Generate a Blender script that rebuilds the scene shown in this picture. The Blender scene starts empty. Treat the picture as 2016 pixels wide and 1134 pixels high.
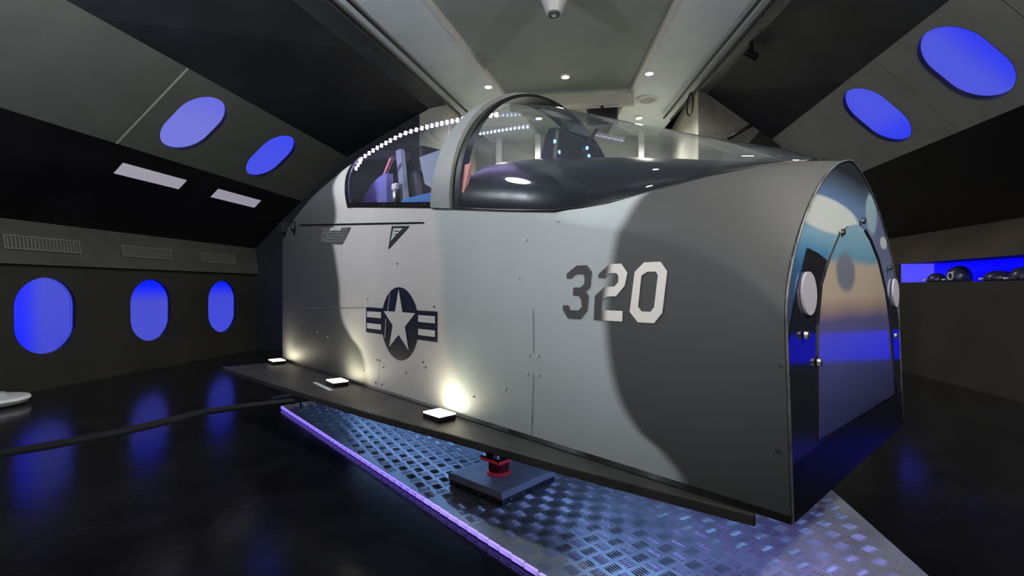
import bpy, bmesh, math, random
from mathutils import Vector, Matrix
from mathutils.geometry import tessellate_polygon

sc = bpy.context.scene
COL = sc.collection
random.seed(7)

# ------------------------------------------------------------------ camera
cam_data = bpy.data.cameras.new('camera')
cam_data.sensor_width = 36.0
cam_data.lens = 36.0 * 975.0 / 2016.0
cam_data.clip_start = 0.05
cam_data.clip_end = 100
cam = bpy.data.objects.new('camera', cam_data)
COL.objects.link(cam)
cam.location = (0, 0, 1.2)
cam.rotation_euler = (math.pi / 2, 0, 0)
sc.camera = cam

# ------------------------------------------------------------------ world, exposure
world = bpy.data.worlds.new('world')
sc.world = world
world.use_nodes = True
world.node_tree.nodes['Background'].inputs[0].default_value = (0.5, 0.55, 0.7, 1)
world.node_tree.nodes['Background'].inputs[1].default_value = 0.004
vs = sc.view_settings
vs.view_transform = 'Standard'
vs.look = 'None'
vs.exposure = 0.0
vs.gamma = 1.0
vs.use_curve_mapping = False

FILL_DOWNLIGHT_W = 4.0       # each added, unseen downlight over the near half of the hall
DOWNLIGHT_FAR_W = 30.0  # the row over the far wall, and the two added in the far recess
FILL_SPOT_W = 420.0          # added spotlight behind the viewer, brightening the flank
FILL_GLOBE_W = 190.0         # each added, unseen globe brightening the near half of the hall

# ------------------------------------------------------------------ frames
ROOM = Matrix.Rotation(-math.atan2(.1401, .9901), 4, 'Z')      # (u, v, z): u right, v into the hall
POD = Matrix.Translation((.8445, 1.5, 0)) @ Matrix.Rotation(math.atan2(.7375, -.675), 4, 'Z')   # (s, -t, z)


# ------------------------------------------------------------------ materials
MATS = {}


def mat(name, color=(.5, .5, .5), rough=.5, metal=0.0, emit=None, strength=1.0, ior=1.45, coat=0.0, noise=0.0, nscale=8.0, bump=0.0, bscale=40.0):
    if name in MATS:
        return MATS[name]
    m = bpy.data.materials.new(name)
    m.use_nodes = True
    nt = m.node_tree
    b = nt.nodes['Principled BSDF']
    b.inputs['Base Color'].default_value = (*color, 1)
    b.inputs['Roughness'].default_value = rough
    b.inputs['Metallic'].default_value = metal
    b.inputs['IOR'].default_value = ior
    if coat:
        b.inputs['Coat Weight'].default_value = coat
        b.inputs['Coat Roughness'].default_value = .08
    if emit is not None:
        b.inputs['Emission Color'].default_value = (*emit, 1)
        b.inputs['Emission Strength'].default_value = strength
    if noise or bump:
        tc = nt.nodes.new('ShaderNodeTexCoord')
    if noise:
        n = nt.nodes.new('ShaderNodeTexNoise')
        n.inputs['Scale'].default_value = nscale
        n.inputs['Detail'].default_value = 4
        nt.links.new(tc.outputs['Object'], n.inputs['Vector'])
        r = nt.nodes.new('ShaderNodeValToRGB')
        r.color_ramp.elements[0].position = .3
        r.color_ramp.elements[1].position = .7
        r.color_ramp.elements[0].color = (*[c * (1 - noise) for c in color], 1)
        r.color_ramp.elements[1].color = (*[min(1, c * (1 + noise)) for c in color], 1)
        nt.links.new(n.outputs['Fac'], r.inputs['Fac'])
        nt.links.new(r.outputs['Color'], b.inputs['Base Color'])
    if bump:
        n2 = nt.nodes.new('ShaderNodeTexNoise')
        n2.inputs['Scale'].default_value = bscale
        n2.inputs['Detail'].default_value = 3
        nt.links.new(tc.outputs['Object'], n2.inputs['Vector'])
        bp = nt.nodes.new('ShaderNodeBump')
        bp.inputs['Strength'].default_value = bump
        bp.inputs['Distance'].default_value = .02
        nt.links.new(n2.outputs['Fac'], bp.inputs['Height'])
        nt.links.new(bp.outputs['Normal'], b.inputs['Normal'])
    MATS[name] = m
    return m


def glass_mat(name, tint=(.93, .95, 1.0), ior=1.5, haze=.03, haze_col=(.5, .55, .65)):
    m = bpy.data.materials.new(name)
    m.use_nodes = True
    nt = m.node_tree
    nt.nodes.clear()
    out = nt.nodes.new('ShaderNodeOutputMaterial')
    tr = nt.nodes.new('ShaderNodeBsdfTransparent')
    tr.inputs[0].default_value = (*tint, 1)
    gl = nt.nodes.new('ShaderNodeBsdfGlossy')
    gl.inputs['Roughness'].default_value = .03
    fr = nt.nodes.new('ShaderNodeFresnel')
    # a thin sheet reflects alike from both faces: keep the same relative index on the inner face
    ge = nt.nodes.new('ShaderNodeNewGeometry')
    im = nt.nodes.new('ShaderNodeMapRange')
    im.inputs['To Min'].default_value = ior
    im.inputs['To Max'].default_value = 1.0 / ior
    nt.links.new(ge.outputs['Backfacing'], im.inputs['Value'])
    nt.links.new(im.outputs[0], fr.inputs['IOR'])
    di = nt.nodes.new('ShaderNodeBsdfDiffuse')
    di.inputs[0].default_value = (*haze_col, 1)
    mx = nt.nodes.new('ShaderNodeMixShader')
    mx.inputs[0].default_value = haze
    nt.links.new(tr.outputs[0], mx.inputs[1])
    nt.links.new(di.outputs[0], mx.inputs[2])
    m2 = nt.nodes.new('ShaderNodeMixShader')
    nt.links.new(fr.outputs[0], m2.inputs[0])
    nt.links.new(mx.outputs[0], m2.inputs[1])
    nt.links.new(gl.outputs[0], m2.inputs[2])
    nt.links.new(m2.outputs[0], out.inputs[0])
    MATS[name] = m
    return m


def curve_mask(nt, pts, zlo, zhi, smin, smax, soft):
    """0..1 mask across the line s = f(z) on the pod's flank (1 on the low-s side)."""
    tc = nt.nodes.new('ShaderNodeTexCoord')
    sp = nt.nodes.new('ShaderNodeSeparateXYZ')
    nt.links.new(tc.outputs['Object'], sp.inputs[0])
    mr = nt.nodes.new('ShaderNodeMapRange')
    mr.inputs['From Min'].default_value = zlo
    mr.inputs['From Max'].default_value = zhi
    nt.links.new(sp.outputs['Z'], mr.inputs['Value'])
    fc = nt.nodes.new('ShaderNodeFloatCurve')
    cu = fc.mapping.curves[0]
    P = sorted(((z - zlo) / (zhi - zlo), (s - smin) / (smax - smin)) for s, z in pts)
    P = [(min(max(a, 0), 1), min(max(b, 0), 1)) for a, b in P]
    if P[0][0] > .01:
        P.insert(0, (0, P[0][1]))
    if P[-1][0] < .99:
        P.append((1, P[-1][1]))
    cu.points[0].location = P[0]
    cu.points[1].location = P[-1]
    for p in P[1:-1]:
        cu.points.new(*p)
    fc.mapping.update()
    nt.links.new(mr.outputs[0], fc.inputs['Value'])
    m2 = nt.nodes.new('ShaderNodeMapRange')
    m2.inputs['To Min'].default_value = smin
    m2.inputs['To Max'].default_value = smax
    nt.links.new(fc.outputs[0], m2.inputs['Value'])
    sub = nt.nodes.new('ShaderNodeMath')
    sub.operation = 'SUBTRACT'
    nt.links.new(m2.outputs[0], sub.inputs[0])
    nt.links.new(sp.outputs['X'], sub.inputs[1])
    m3 = nt.nodes.new('ShaderNodeMapRange')
    m3.interpolation_type = 'SMOOTHSTEP'
    m3.inputs['From Min'].default_value = -soft
    m3.inputs['From Max'].default_value = soft
    nt.links.new(sub.outputs[0], m3.inputs['Value'])
    return m3.outputs[0]


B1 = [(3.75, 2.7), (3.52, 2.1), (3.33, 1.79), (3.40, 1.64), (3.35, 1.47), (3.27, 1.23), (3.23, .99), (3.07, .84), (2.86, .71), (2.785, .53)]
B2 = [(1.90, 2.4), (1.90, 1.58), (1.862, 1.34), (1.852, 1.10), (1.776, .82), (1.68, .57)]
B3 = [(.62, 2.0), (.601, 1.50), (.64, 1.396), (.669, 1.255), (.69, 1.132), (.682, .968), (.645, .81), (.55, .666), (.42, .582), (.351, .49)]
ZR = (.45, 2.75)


def mixc(nt, fac, a, b):
    n = nt.nodes.new('ShaderNodeMix')
    n.data_type = 'RGBA'
    nt.links.new(fac, n.inputs[0])
    for sock, v in ((n.inputs[6], a), (n.inputs[7], b)):
        if isinstance(v, tuple):
            sock.default_value = (*v, 1)
        else:
            nt.links.new(v, sock)
    return n.outputs[2]


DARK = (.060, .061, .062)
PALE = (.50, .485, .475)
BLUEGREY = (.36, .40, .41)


def camo_mat():
    m = bpy.data.materials.new('camouflage_paint')
    m.use_nodes = True
    nt = m.node_tree
    b = nt.nodes['Principled BSDF']
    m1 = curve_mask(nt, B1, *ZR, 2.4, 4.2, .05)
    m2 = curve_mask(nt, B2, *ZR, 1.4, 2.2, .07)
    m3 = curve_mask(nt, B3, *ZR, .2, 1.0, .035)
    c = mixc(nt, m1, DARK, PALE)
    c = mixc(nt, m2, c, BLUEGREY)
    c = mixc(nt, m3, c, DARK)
    tc = nt.nodes.new('ShaderNodeTexCoord')
    n = nt.nodes.new('ShaderNodeTexNoise')
    n.inputs['Scale'].default_value = 3
    n.inputs['Detail'].default_value = 5
    nt.links.new(tc.outputs['Object'], n.inputs['Vector'])
    mr = nt.nodes.new('ShaderNodeMapRange')
    mr.inputs['To Min'].default_value = .88
    mr.inputs['To Max'].default_value = 1.1
    nt.links.new(n.outputs['Fac'], mr.inputs['Value'])
    mu = nt.nodes.new('ShaderNodeMix')
    mu.data_type = 'RGBA'
    mu.blend_type = 'MULTIPLY'
    mu.inputs[0].default_value = 1
    nt.links.new(c, mu.inputs[6])
    nt.links.new(mr.outputs[0], mu.inputs[7])
    nt.links.new(mu.outputs[2], b.inputs['Base Color'])
    b.inputs['Roughness'].default_value = .58
    bp = nt.nodes.new('ShaderNodeBump')
    bp.inputs['Strength'].default_value = .05
    bp.inputs['Distance'].default_value = .02
    nt.links.new(n.outputs['Fac'], bp.inputs['Height'])
    nt.links.new(bp.outputs['Normal'], b.inputs['Normal'])
    MATS['camo'] = m
    return m


def digit_mat():
    m = bpy.data.materials.new('number_paint')
    m.use_nodes = True
    nt = m.node_tree
    b = nt.nodes['Principled BSDF']
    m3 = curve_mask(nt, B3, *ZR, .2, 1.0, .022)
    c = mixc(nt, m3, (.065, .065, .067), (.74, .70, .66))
    nt.links.new(c, b.inputs['Base Color'])
    b.inputs['Roughness'].default_value = .45
    MATS['digits'] = m
    return m


def blob(nt, sp, t0, z0, rt, rz, soft, warp=None):
    """soft elliptical mask on the nose plate, centred at (t0, z0)"""
    vals = []
    for out, c, r in (('Y', -t0, rt), ('Z', z0, rz)):
        m1 = nt.nodes.new('ShaderNodeMath')
        m1.operation = 'SUBTRACT'
        nt.links.new(sp.outputs[out], m1.inputs[0])
        m1.inputs[1].default_value = c
        m2 = nt.nodes.new('ShaderNodeMath')
        m2.operation = 'DIVIDE'
        nt.links.new(m1.outputs[0], m2.inputs[0])
        m2.inputs[1].default_value = r
        m3 = nt.nodes.new('ShaderNodeMath')
        m3.operation = 'MULTIPLY'
        nt.links.new(m2.outputs[0], m3.inputs[0])
        nt.links.new(m2.outputs[0], m3.inputs[1])
        vals.append(m3)
    ad = nt.nodes.new('ShaderNodeMath')
    ad.operation = 'ADD'
    nt.links.new(vals[0].outputs[0], ad.inputs[0])
    nt.links.new(vals[1].outputs[0], ad.inputs[1])
    mr = nt.nodes.new('ShaderNodeMapRange')
    mr.interpolation_type = 'SMOOTHSTEP'
    mr.inputs['From Min'].default_value = 1 + soft
    mr.inputs['From Max'].default_value = 1 - soft
    nt.links.new(ad.outputs[0], mr.inputs['Value'])
    return mr.outputs[0]


def colour_band_mat(name, stops, blobs, zlo, zhi, wob):
    """Glossy plate colouring: colour bands up the plate with soft elliptical patches."""
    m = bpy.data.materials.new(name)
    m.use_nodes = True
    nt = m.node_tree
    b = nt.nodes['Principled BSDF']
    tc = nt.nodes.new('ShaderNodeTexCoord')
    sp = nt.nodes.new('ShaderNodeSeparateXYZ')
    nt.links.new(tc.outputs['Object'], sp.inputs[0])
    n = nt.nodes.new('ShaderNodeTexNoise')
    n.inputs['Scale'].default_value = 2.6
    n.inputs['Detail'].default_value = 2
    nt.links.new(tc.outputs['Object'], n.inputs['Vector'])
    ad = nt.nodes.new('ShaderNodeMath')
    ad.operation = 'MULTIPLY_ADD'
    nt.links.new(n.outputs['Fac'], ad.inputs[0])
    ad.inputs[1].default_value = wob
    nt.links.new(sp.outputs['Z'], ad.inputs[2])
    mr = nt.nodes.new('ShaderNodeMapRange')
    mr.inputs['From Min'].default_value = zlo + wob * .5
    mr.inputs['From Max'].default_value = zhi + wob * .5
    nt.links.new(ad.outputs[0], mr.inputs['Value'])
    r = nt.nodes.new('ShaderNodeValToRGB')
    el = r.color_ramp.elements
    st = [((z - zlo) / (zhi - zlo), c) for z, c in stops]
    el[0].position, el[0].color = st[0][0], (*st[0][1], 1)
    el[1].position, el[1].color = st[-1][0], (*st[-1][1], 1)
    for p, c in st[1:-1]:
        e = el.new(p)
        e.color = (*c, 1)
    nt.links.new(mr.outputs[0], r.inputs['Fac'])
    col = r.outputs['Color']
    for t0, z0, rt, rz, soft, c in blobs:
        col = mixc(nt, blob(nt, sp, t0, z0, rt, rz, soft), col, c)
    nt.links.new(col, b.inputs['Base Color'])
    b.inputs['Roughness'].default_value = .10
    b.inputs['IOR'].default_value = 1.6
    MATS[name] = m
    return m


def window_mat(name, soft, deep, ax, lo, hi):
    """Edge-lit acrylic: deep blue by the lamps at one edge, paler across the sheet."""
    m = bpy.data.materials.new(name)
    m.use_nodes = True
    nt = m.node_tree
    b = nt.nodes['Principled BSDF']
    b.inputs['Base Color'].default_value = (.02, .02, .05, 1)
    b.inputs['Roughness'].default_value = .12
    tc = nt.nodes.new('ShaderNodeTexCoord')
    sp = nt.nodes.new('ShaderNodeSeparateXYZ')
    nt.links.new(tc.outputs['Object'], sp.inputs[0])
    mr = nt.nodes.new('ShaderNodeMapRange')
    mr.interpolation_type = 'SMOOTHSTEP'
    mr.inputs['From Min'].default_value = lo
    mr.inputs['From Max'].default_value = hi
    nt.links.new(sp.outputs[ax], mr.inputs['Value'])
    c = mixc(nt, mr.outputs[0], soft, deep)
    nt.links.new(c, b.inputs['Emission Color'])
    b.inputs['Emission Strength'].default_value = 1.0
    MATS[name] = m
    return m


CAMO = camo_mat()
DIGITS = digit_mat()
PLATE_COLS = colour_band_mat('nose_bands', [(.49, (.006, .007, .03)), (.95, (.02, .022, .06)), (1.10, (.05, .06, .14)), (1.27, (.05, .14, .32)), (1.33, (.09, .28, .52)), (1.40, (.28, .50, .66)),
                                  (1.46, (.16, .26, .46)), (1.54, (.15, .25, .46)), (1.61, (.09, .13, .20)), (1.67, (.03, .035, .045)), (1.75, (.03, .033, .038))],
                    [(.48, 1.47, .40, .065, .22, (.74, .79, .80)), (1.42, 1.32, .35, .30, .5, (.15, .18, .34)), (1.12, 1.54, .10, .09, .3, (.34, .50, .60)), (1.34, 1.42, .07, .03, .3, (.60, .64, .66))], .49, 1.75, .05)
HATCH_COLS = colour_band_mat('hatch_bands', [(.66, (.03, .035, .11)), (.85, (.06, .07, .22)), (.98, (.09, .10, .32)), (1.07, (.13, .12, .30)), (1.12, (.38, .28, .27)), (1.17, (.55, .45, .36)), (1.29, (.55, .46, .38)),
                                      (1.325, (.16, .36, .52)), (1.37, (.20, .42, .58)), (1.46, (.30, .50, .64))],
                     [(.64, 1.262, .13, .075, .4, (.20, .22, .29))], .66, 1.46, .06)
GLASS = glass_mat('canopy_acrylic', haze=.035)
GLASS2 = glass_mat('windscreen_acrylic', tint=(.93, .945, .96), haze=.03, ior=1.5, haze_col=(.45, .55, .75))

M_floor = mat('black_vinyl_floor', (.006, .006, .007), .16, ior=1.33, noise=.35, nscale=3, bump=.05, bscale=18)
M_wall = mat('dark_wall', (.020, .020, .0175), .6, noise=.2, nscale=2)
M_strip = mat('grey_soffit_paint', (.062, .065, .059), .6, noise=.15, nscale=3)
M_panel = mat('olive_grey_panel', (.115, .126, .113), .55, noise=.08, nscale=2.5)
M_band = mat('black_gloss_band', (.010, .009, .010), .3, noise=.3, nscale=2)
M_ceil = mat('grey_green_ceiling', (.33, .375, .36), .6, noise=.06, nscale=2)
M_cstrip = mat('pale_ceiling_strip', (.84, .93, .99), .45, noise=.05, nscale=2)
M_slope = mat('dark_slope', (.020, .022, .028), .55, ior=1.3, noise=.3, nscale=1.5)
M_trim = mat('white_trim', (.85, .85, .83), .4)
M_cream = mat('cream_wall', (.50, .50, .43), .55, noise=.08, nscale=3)
M_black = mat('black_plastic', (.008, .008, .009), .35)
M_rubber = mat('black_rubber', (.004, .004, .005), .8)
M_darkmetal = mat('dark_metal', (.050, .048, .046), .35, metal=.6, noise=.25, nscale=6)
M_shelf = mat('grey_step_metal', (.060, .057, .054), .42, metal=.3, noise=.25, nscale=5)
M_steel = mat('bright_steel', (.6, .6, .62), .3, metal=1.0)
M_diamond = mat('aluminium_tread_plate', (.30, .33, .36), .38, metal=.55, noise=.2, nscale=5)
M_padtop = mat('grey_pad', (.28, .32, .35), .5, noise=.15, nscale=10)
M_red = mat('red_tape', (.65, .04, .06), .4, emit=(.9, .05, .08), strength=.10)
M_darkred = mat('dark_red_metal', (.16, .01, .015), .35)
M_white = mat('white_plastic', (.75, .75, .74), .35)
M_navy = mat('navy_insignia_paint', (.012, .014, .028), .45)
M_starw = mat('insignia_pale_paint', (.56, .54, .53), .45)
M_ledw = mat('led_lavender', (.8, .8, .9), .4, emit=(.58, .44, 1.0), strength=42)
M_ledu = mat('led_under', (.7, .8, .95), .4, emit=(.28, .50, 1.0), strength=38)
M_ledn = mat('led_under_violet', (.6, .5, .9), .4, emit=(.38, .26, 1.0), strength=34)
M_indic = mat('indicator_blue', (.3, .4, .9), .4, emit=(.2, .5, 1.0), strength=2.5)
M_ledp = mat('led_violet', (.6, .5, .9), .4, emit=(.24, .15, 1.0), strength=1.5)
M_ledb = mat('led_ice_blue', (.7, .8, .95), .4, emit=(.42, .55, 1.0), strength=5)
M_warm = mat('lamp_warm', (.9, .9, .8), .4, emit=(1.0, .86, .60), strength=28)
M_flood = mat('flood_warm', (.9, .9, .8), .4, emit=(1.0, .93, .70), strength=2.2)
M_blueback = mat('blue_backlit', (.01, .01, .05), .3, emit=(.0, .0, 1.0), strength=1.25)
M_brightp = mat('glowing_panel', (.5, .5, .5), .15, emit=(.60, .56, .72), strength=.38)  # pale panel face with a weak emission
M_shroud = mat('black_gloss_cover', (.003, .003, .004), .30, ior=1.25, bump=.35, bscale=3.5)
M_cush = mat('violet_cushion', (.16, .15, .42), .7)
M_pink = mat('faded_red_strap', (.62, .24, .22), .6)
M_bluecl = mat('blue_plastic', (.04, .15, .40), .5)
M_greyc = mat('grey_console', (.22, .25, .30), .45)
M_tag = mat('pale_tag', (.42, .46, .48), .5)
M_placard = mat('placard_grey', (.10, .105, .10), .5, noise=.6, nscale=45)
M_palegreen = mat('pale_green_print', (.45, .50, .44), .5)
M_pedestal = mat('black_pedestal', (.01, .01, .012), .5)


# ------------------------------------------------------------------ mesh helpers
class MB:
    def __init__(self):
        self.v = []
        self.f = []

    def add(self, vs_, fs):
        o = len(self.v)
        self.v += [tuple(p) for p in vs_]
        self.f += [tuple(i + o for i in f) for f in fs]
        return self

    def box(self, c, d, rz=0.0, M=None):
        x, y, z = (k / 2 for k in d)
        p = [Vector((a * x, b_ * y, e * z)) for a in (-1, 1) for b_ in (-1, 1) for e in (-1, 1)]
        T = Matrix.Translation(c) @ (M if M else Matrix.Rotation(rz, 4, 'Z'))
        return self.add([T @ q for q in p], [(0, 1, 3, 2), (4, 6, 7, 5), (0, 4, 5, 1), (2, 3, 7, 6), (0, 2, 6, 4), (1, 5, 7, 3)])

    def hexa(self, p):
        """8 points: bottom ring 0-3, top ring 4-7."""
        return self.add(p, [(3, 2, 1, 0), (4, 5, 6, 7), (0, 1, 5, 4), (1, 2, 6, 5), (2, 3, 7, 6), (3, 0, 4, 7)])

    def slab(self, poly, z0, z1):
        n = len(poly)
        v_ = [(a, b_, z0) for a, b_ in poly] + [(a, b_, z1) for a, b_ in poly]
        return self.add(v_, [tuple(range(n - 1, -1, -1)), tuple(range(n, 2 * n))] + [(i, (i + 1) % n, n + (i + 1) % n, n + i) for i in range(n)])

    def tube(self, path, r, n=8, cap=True):
        path = [Vector(p) for p in path]
        rings = []
        for i, p in enumerate(path):
            t = (path[min(i + 1, len(path) - 1)] - path[max(i - 1, 0)]).normalized()
            a = t.cross(Vector((0, 0, 1)))
            if a.length < 1e-3:
                a = t.cross(Vector((1, 0, 0)))
            a.normalize()
            b_ = t.cross(a)
            rr = r[i] if isinstance(r, (list, tuple)) else r
            rings.append([p + (a * math.cos(2 * math.pi * k / n) + b_ * math.sin(2 * math.pi * k / n)) * rr for k in range(n)])
        v_ = [q for ring in rings for q in ring]
        fs = []
        for i in range(len(path) - 1):
            for k in range(n):
                fs.append((i * n + k, i * n + (k + 1) % n, (i + 1) * n + (k + 1) % n, (i + 1) * n + k))
        if cap:
            fs.append(tuple(range(n - 1, -1, -1)))
            fs.append(tuple((len(path) - 1) * n + k for k in range(n)))
        return self.add(v_, fs)

    def lathe(self, prof, c=(0, 0, 0), n=24):
        v_ = []
        for r, z in prof:
            v_ += [(c[0] + r * math.cos(2 * math.pi * k / n), c[1] + r * math.sin(2 * math.pi * k / n), c[2] + z) for k in range(n)]
        fs = []
        for i in range(len(prof) - 1):
            for k in range(n):
                fs.append((i * n + k, i * n + (k + 1) % n, (i + 1) * n + (k + 1) % n, (i + 1) * n + k))
        fs.append(tuple(range(n - 1, -1, -1)))
        fs.append(tuple((len(prof) - 1) * n + k for k in range(n)))
        return self.add(v_, fs)

    def grid(self, rows, close=False):
        n = len(rows[0])
        v_ = [p for r_ in rows for p in r_]
        fs = []
        for i in range(len(rows) - 1):
            for k in range(n - 1):
                fs.append((i * n + k, i * n + k + 1, (i + 1) * n + k + 1, (i + 1) * n + k))
        return self.add(v_, fs)

    def build(self, name, material, parent=None, frame=None, smooth=False, bevel=0.0, solid=0.0, angle=None, fix=True):
        me = bpy.data.meshes.new(name)
        me.from_pydata(self.v, [], self.f)
        if fix:
            bm = bmesh.new()
            bm.from_mesh(me)
            bmesh.ops.recalc_face_normals(bm, faces=bm.faces)
            bm.to_mesh(me)
            bm.free()
        if smooth:
            for p in me.polygons:
                p.use_smooth = True
            if angle:
                try:
                    me.set_sharp_from_angle(angle=angle)
                except Exception:
                    pass
        me.materials.append(material)
        o = bpy.data.objects.new(name, me)
        COL.objects.link(o)
        if parent is not None:
            o.parent = parent
        if frame is not None:
            o.matrix_world = frame
        if solid:
            md = o.modifiers.new('thickness', 'SOLIDIFY')
            md.thickness = solid
            md.offset = 0
        if bevel:
            md = o.modifiers.new('bevel', 'BEVEL')
            md.width = bevel
            md.segments = 2
            md.limit_method = 'ANGLE'
        return o


def empty(name, frame):
    o = bpy.data.objects.new(name, None)
    o.empty_display_size = .1
    COL.objects.link(o)
    o.matrix_world = frame
    return o


def tag(o, label, cat=None, group=None, kind=None):
    o['label'] = label
    if cat:
        o['category'] = cat
    if group:
        o['group'] = group
    if kind:
        o['kind'] = kind
    return o


def copy_tree(o, parent=None):
    c = o.copy()
    COL.objects.link(c)
    if parent is not None:
        c.parent = parent
        c.matrix_parent_inverse = o.matrix_parent_inverse.copy()
    for ch in list(o.children):
        copy_tree(ch, c)
    return c


def lerp(a, b, k):
    return a + (b - a) * k


def interp(tab, x):
    if x <= tab[0][0]:
        return tab[0][1]
    for (x0, y0), (x1, y1) in zip(tab, tab[1:]):
        if x <= x1:
            return lerp(y0, y1, (x - x0) / (x1 - x0))
    return tab[-1][1]


def room_at(u, v, z, rz=0.0):
    return ROOM @ Matrix.Translation((u, v, z)) @ Matrix.Rotation(rz, 4, 'Z')


def stadium(w, h, n=40):
    """closed outline of an aircraft-window oval, centred."""
    r = w / 2
    st = h / 2 - r
    out = []
    for k in range(n):
        a = 2 * math.pi * k / n
        out.append((r * math.cos(a), r * math.sin(a) + (st if math.sin(a) >= 0 else -st)))
    return out


def plate_with_holes(outer, holes, F, depth=0.0):
    """flat plate in (a, b) coords mapped by F(a, b, d)."""
    loops = [[Vector((a, b_, 0)) for a, b_ in outer]] + [[Vector((a, b_, 0)) for a, b_ in h] for h in holes]
    flat = [p for l in loops for p in l]
    tris = tessellate_polygon(loops)
    mb = MB()
    mb.add([F(p.x, p.y, 0) for p in flat], [tuple(t) for t in tris])
    if depth:
        n = len(outer)
        mb.add([F(a, b_, 0) for a, b_ in outer] + [F(a, b_, depth) for a, b_ in outer], [(i, (i + 1) % n, n + (i + 1) % n, n + i) for i in range(n)])
    return mb


# ================================================================== THE HALL
V0, V1 = -4.0, 11.6        # hall runs from behind the camera to the back of the far recess
VE = 8.9                   # far end wall

fl = MB().slab([(-7.2, V0), (5.6, V0), (5.6, V1), (-7.2, V1)], -.1, 0).build('floor', M_floor, frame=ROOM)
tag(fl, 'glossy black floor reflecting the blue oval windows', kind='structure')

# ---- left wall: window wall, grey soffit strip, black sloping band, olive sloping panels
WU = -6.3
WIN_LOW = [5.05, 6.495, 7.96]
Fl = lambda a, b_, d: (WU - d, a, b_)
holes = [[(vc + x, .872 + y) for x, y in stadium(.69, .905)] for vc in WIN_LOW]
wl = plate_with_holes([(V0, 0), (VE, 0), (VE, 1.5), (V0, 1.5)], holes, Fl).build('wall_left', M_wall, frame=ROOM, fix=False)
tag(wl, 'dark left wall with three blue oval windows', kind='structure')
MB().hexa([(WU - .02, V0, 1.47), (WU - .02, VE, 1.47), (WU + .06, VE, 1.47), (WU + .06, V0, 1.47),
           (WU - .1, V0, 1.97), (WU - .1, VE, 1.97), (WU - .02, VE, 1.97), (WU - .02, V0, 1.97)]).build('soffit_strip', M_strip, parent=wl)
A_, B_, C_ = (-6.32, 1.97), (-5.345, 2.875), (-4.42, 3.69)


def sloped(p, q, v0, v1, th=.04):
    """a board spanning from section point p to q, between v0 and v1, th thick outwards"""
    du, dz = q[0] - p[0], q[1] - p[1]
    L = math.hypot(du, dz)
    nx, nz = -dz / L, du / L
    if nz < 0:
        nx, nz = -nx, -nz
    mb = MB()
    mb.hexa([(p[0], v0, p[1]), (p[0], v1, p[1]), (q[0], v1, q[1]), (q[0], v0, q[1]),
             (p[0] + nx * th, v0, p[1] + nz * th), (p[0] + nx * th, v1, p[1] + nz * th), (q[0] + nx * th, v1, q[1] + nz * th), (q[0] + nx * th, v0, q[1] + nz * th)])
    return mb


sloped(A_, B_, V0, VE).build('black_band', M_band, parent=wl)


def sloped_panel(p, q, v0, v1, windows, parent, name='sloping_panel', material=None):
    du, dz = q[0] - p[0], q[1] - p[1]
    L = math.hypot(du, dz)
    e = (du / L, dz / L)
    n = (-e[1], e[0]) if e[0] > 0 else (e[1], -e[0])     # outwards (up and away from the hall)
    F = lambda a, b_, d: (p[0] + e[0] * b_ + n[0] * d, a, p[1] + e[1] * b_ + n[1] * d)
    g = .006
    hl = [[(vc + x, bc + y) for x, y in stadium(.69, .90)] for vc, bc in windows]
    o = plate_with_holes([(v0 + g, 0), (v1 - g, 0), (v1 - g, L), (v0 + g, L)], hl, F, .03).build(name, material or M_panel, parent=parent, fix=False)
    return F, L


JL = [V0, -1.4, 1.4, 3.2, 5.04, 6.57, 7.95, VE]
UPL = {5.04: (5.67, .62), 6.57: (7.24, .62)}
sloped((B_[0] - .03, B_[1] + .035), (C_[0] - .03, C_[1] + .035), V0, VE, .02).build('panel_backing', M_black, parent=wl)
win_frames = []
for a, b2 in zip(JL, JL[1:]):
    w_ = [UPL[a]] if a in UPL else []
    FL_, LL_ = sloped_panel(B_, C_, a, b2, w_, wl)
    for x in w_:
        win_frames.append((FL_, x))

# bright aluminium joint between the plain panels and the first window panel
tj = MB().hexa([(B_[0] + .004, 5.03, B_[1] - .004), (B_[0] + .004, 5.05, B_[1] - .004), (C_[0] + .004, 5.05, C_[1] - .004), (C_[0] + .004, 5.03, C_[1] - .004),
                (B_[0] - .01, 5.03, B_[1] + .01), (B_[0] - .01, 5.05, B_[1] + .01), (C_[0] - .01, 5.05, C_[1] + .01), (C_[0] - .01, 5.03, C_[1] + .01)]).build('joint_trim', mat('aluminium_trim', (.45, .47, .44), .4), parent=wl)

# ---- right wall
RW = 4.58
RA, RB, RC = (4.95, 2.0), (4.0, 2.875), (3.16, 3.70)
wr = MB().hexa([(RW, V0, 0), (RW, VE, 0), (RW + .5, VE, 0), (RW + .5, V0, 0), (RW, V0, 1.28), (RW, VE, 1.28), (RW + .5, VE, 1.28), (RW + .5, V0, 1.28)]).build('wall_right', M_wall, frame=ROOM)
tag(wr, 'dark right wall with a long blue lit slot', kind='structure')
MB().box((RW + .02, (7.95 + VE) / 2, 1.415), (.05, VE - 7.95, .27)).build('slot_cheek', M_wall, parent=wr)
MB().hexa([(RW, V0, 1.55), (RW, VE, 1.55), (RW + .5, VE, 1.55), (RW + .5, V0, 1.55), (RA[0], V0, 2.0), (RA[0], VE, 2.0), (RA[0] + .15, VE, 2.0), (RA[0] + .15, V0, 2.0)]).build(
    'upper_wall', mat('brown_wall', (.040, .032, .025), .6, noise=.3, nscale=1.2), parent=wr)
MB().box((RW + .47, (5.6 + 7.95) / 2, 1.415), (.04, 2.35, .27)).build('glowing_panel', M_blueback, parent=wr)
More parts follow.
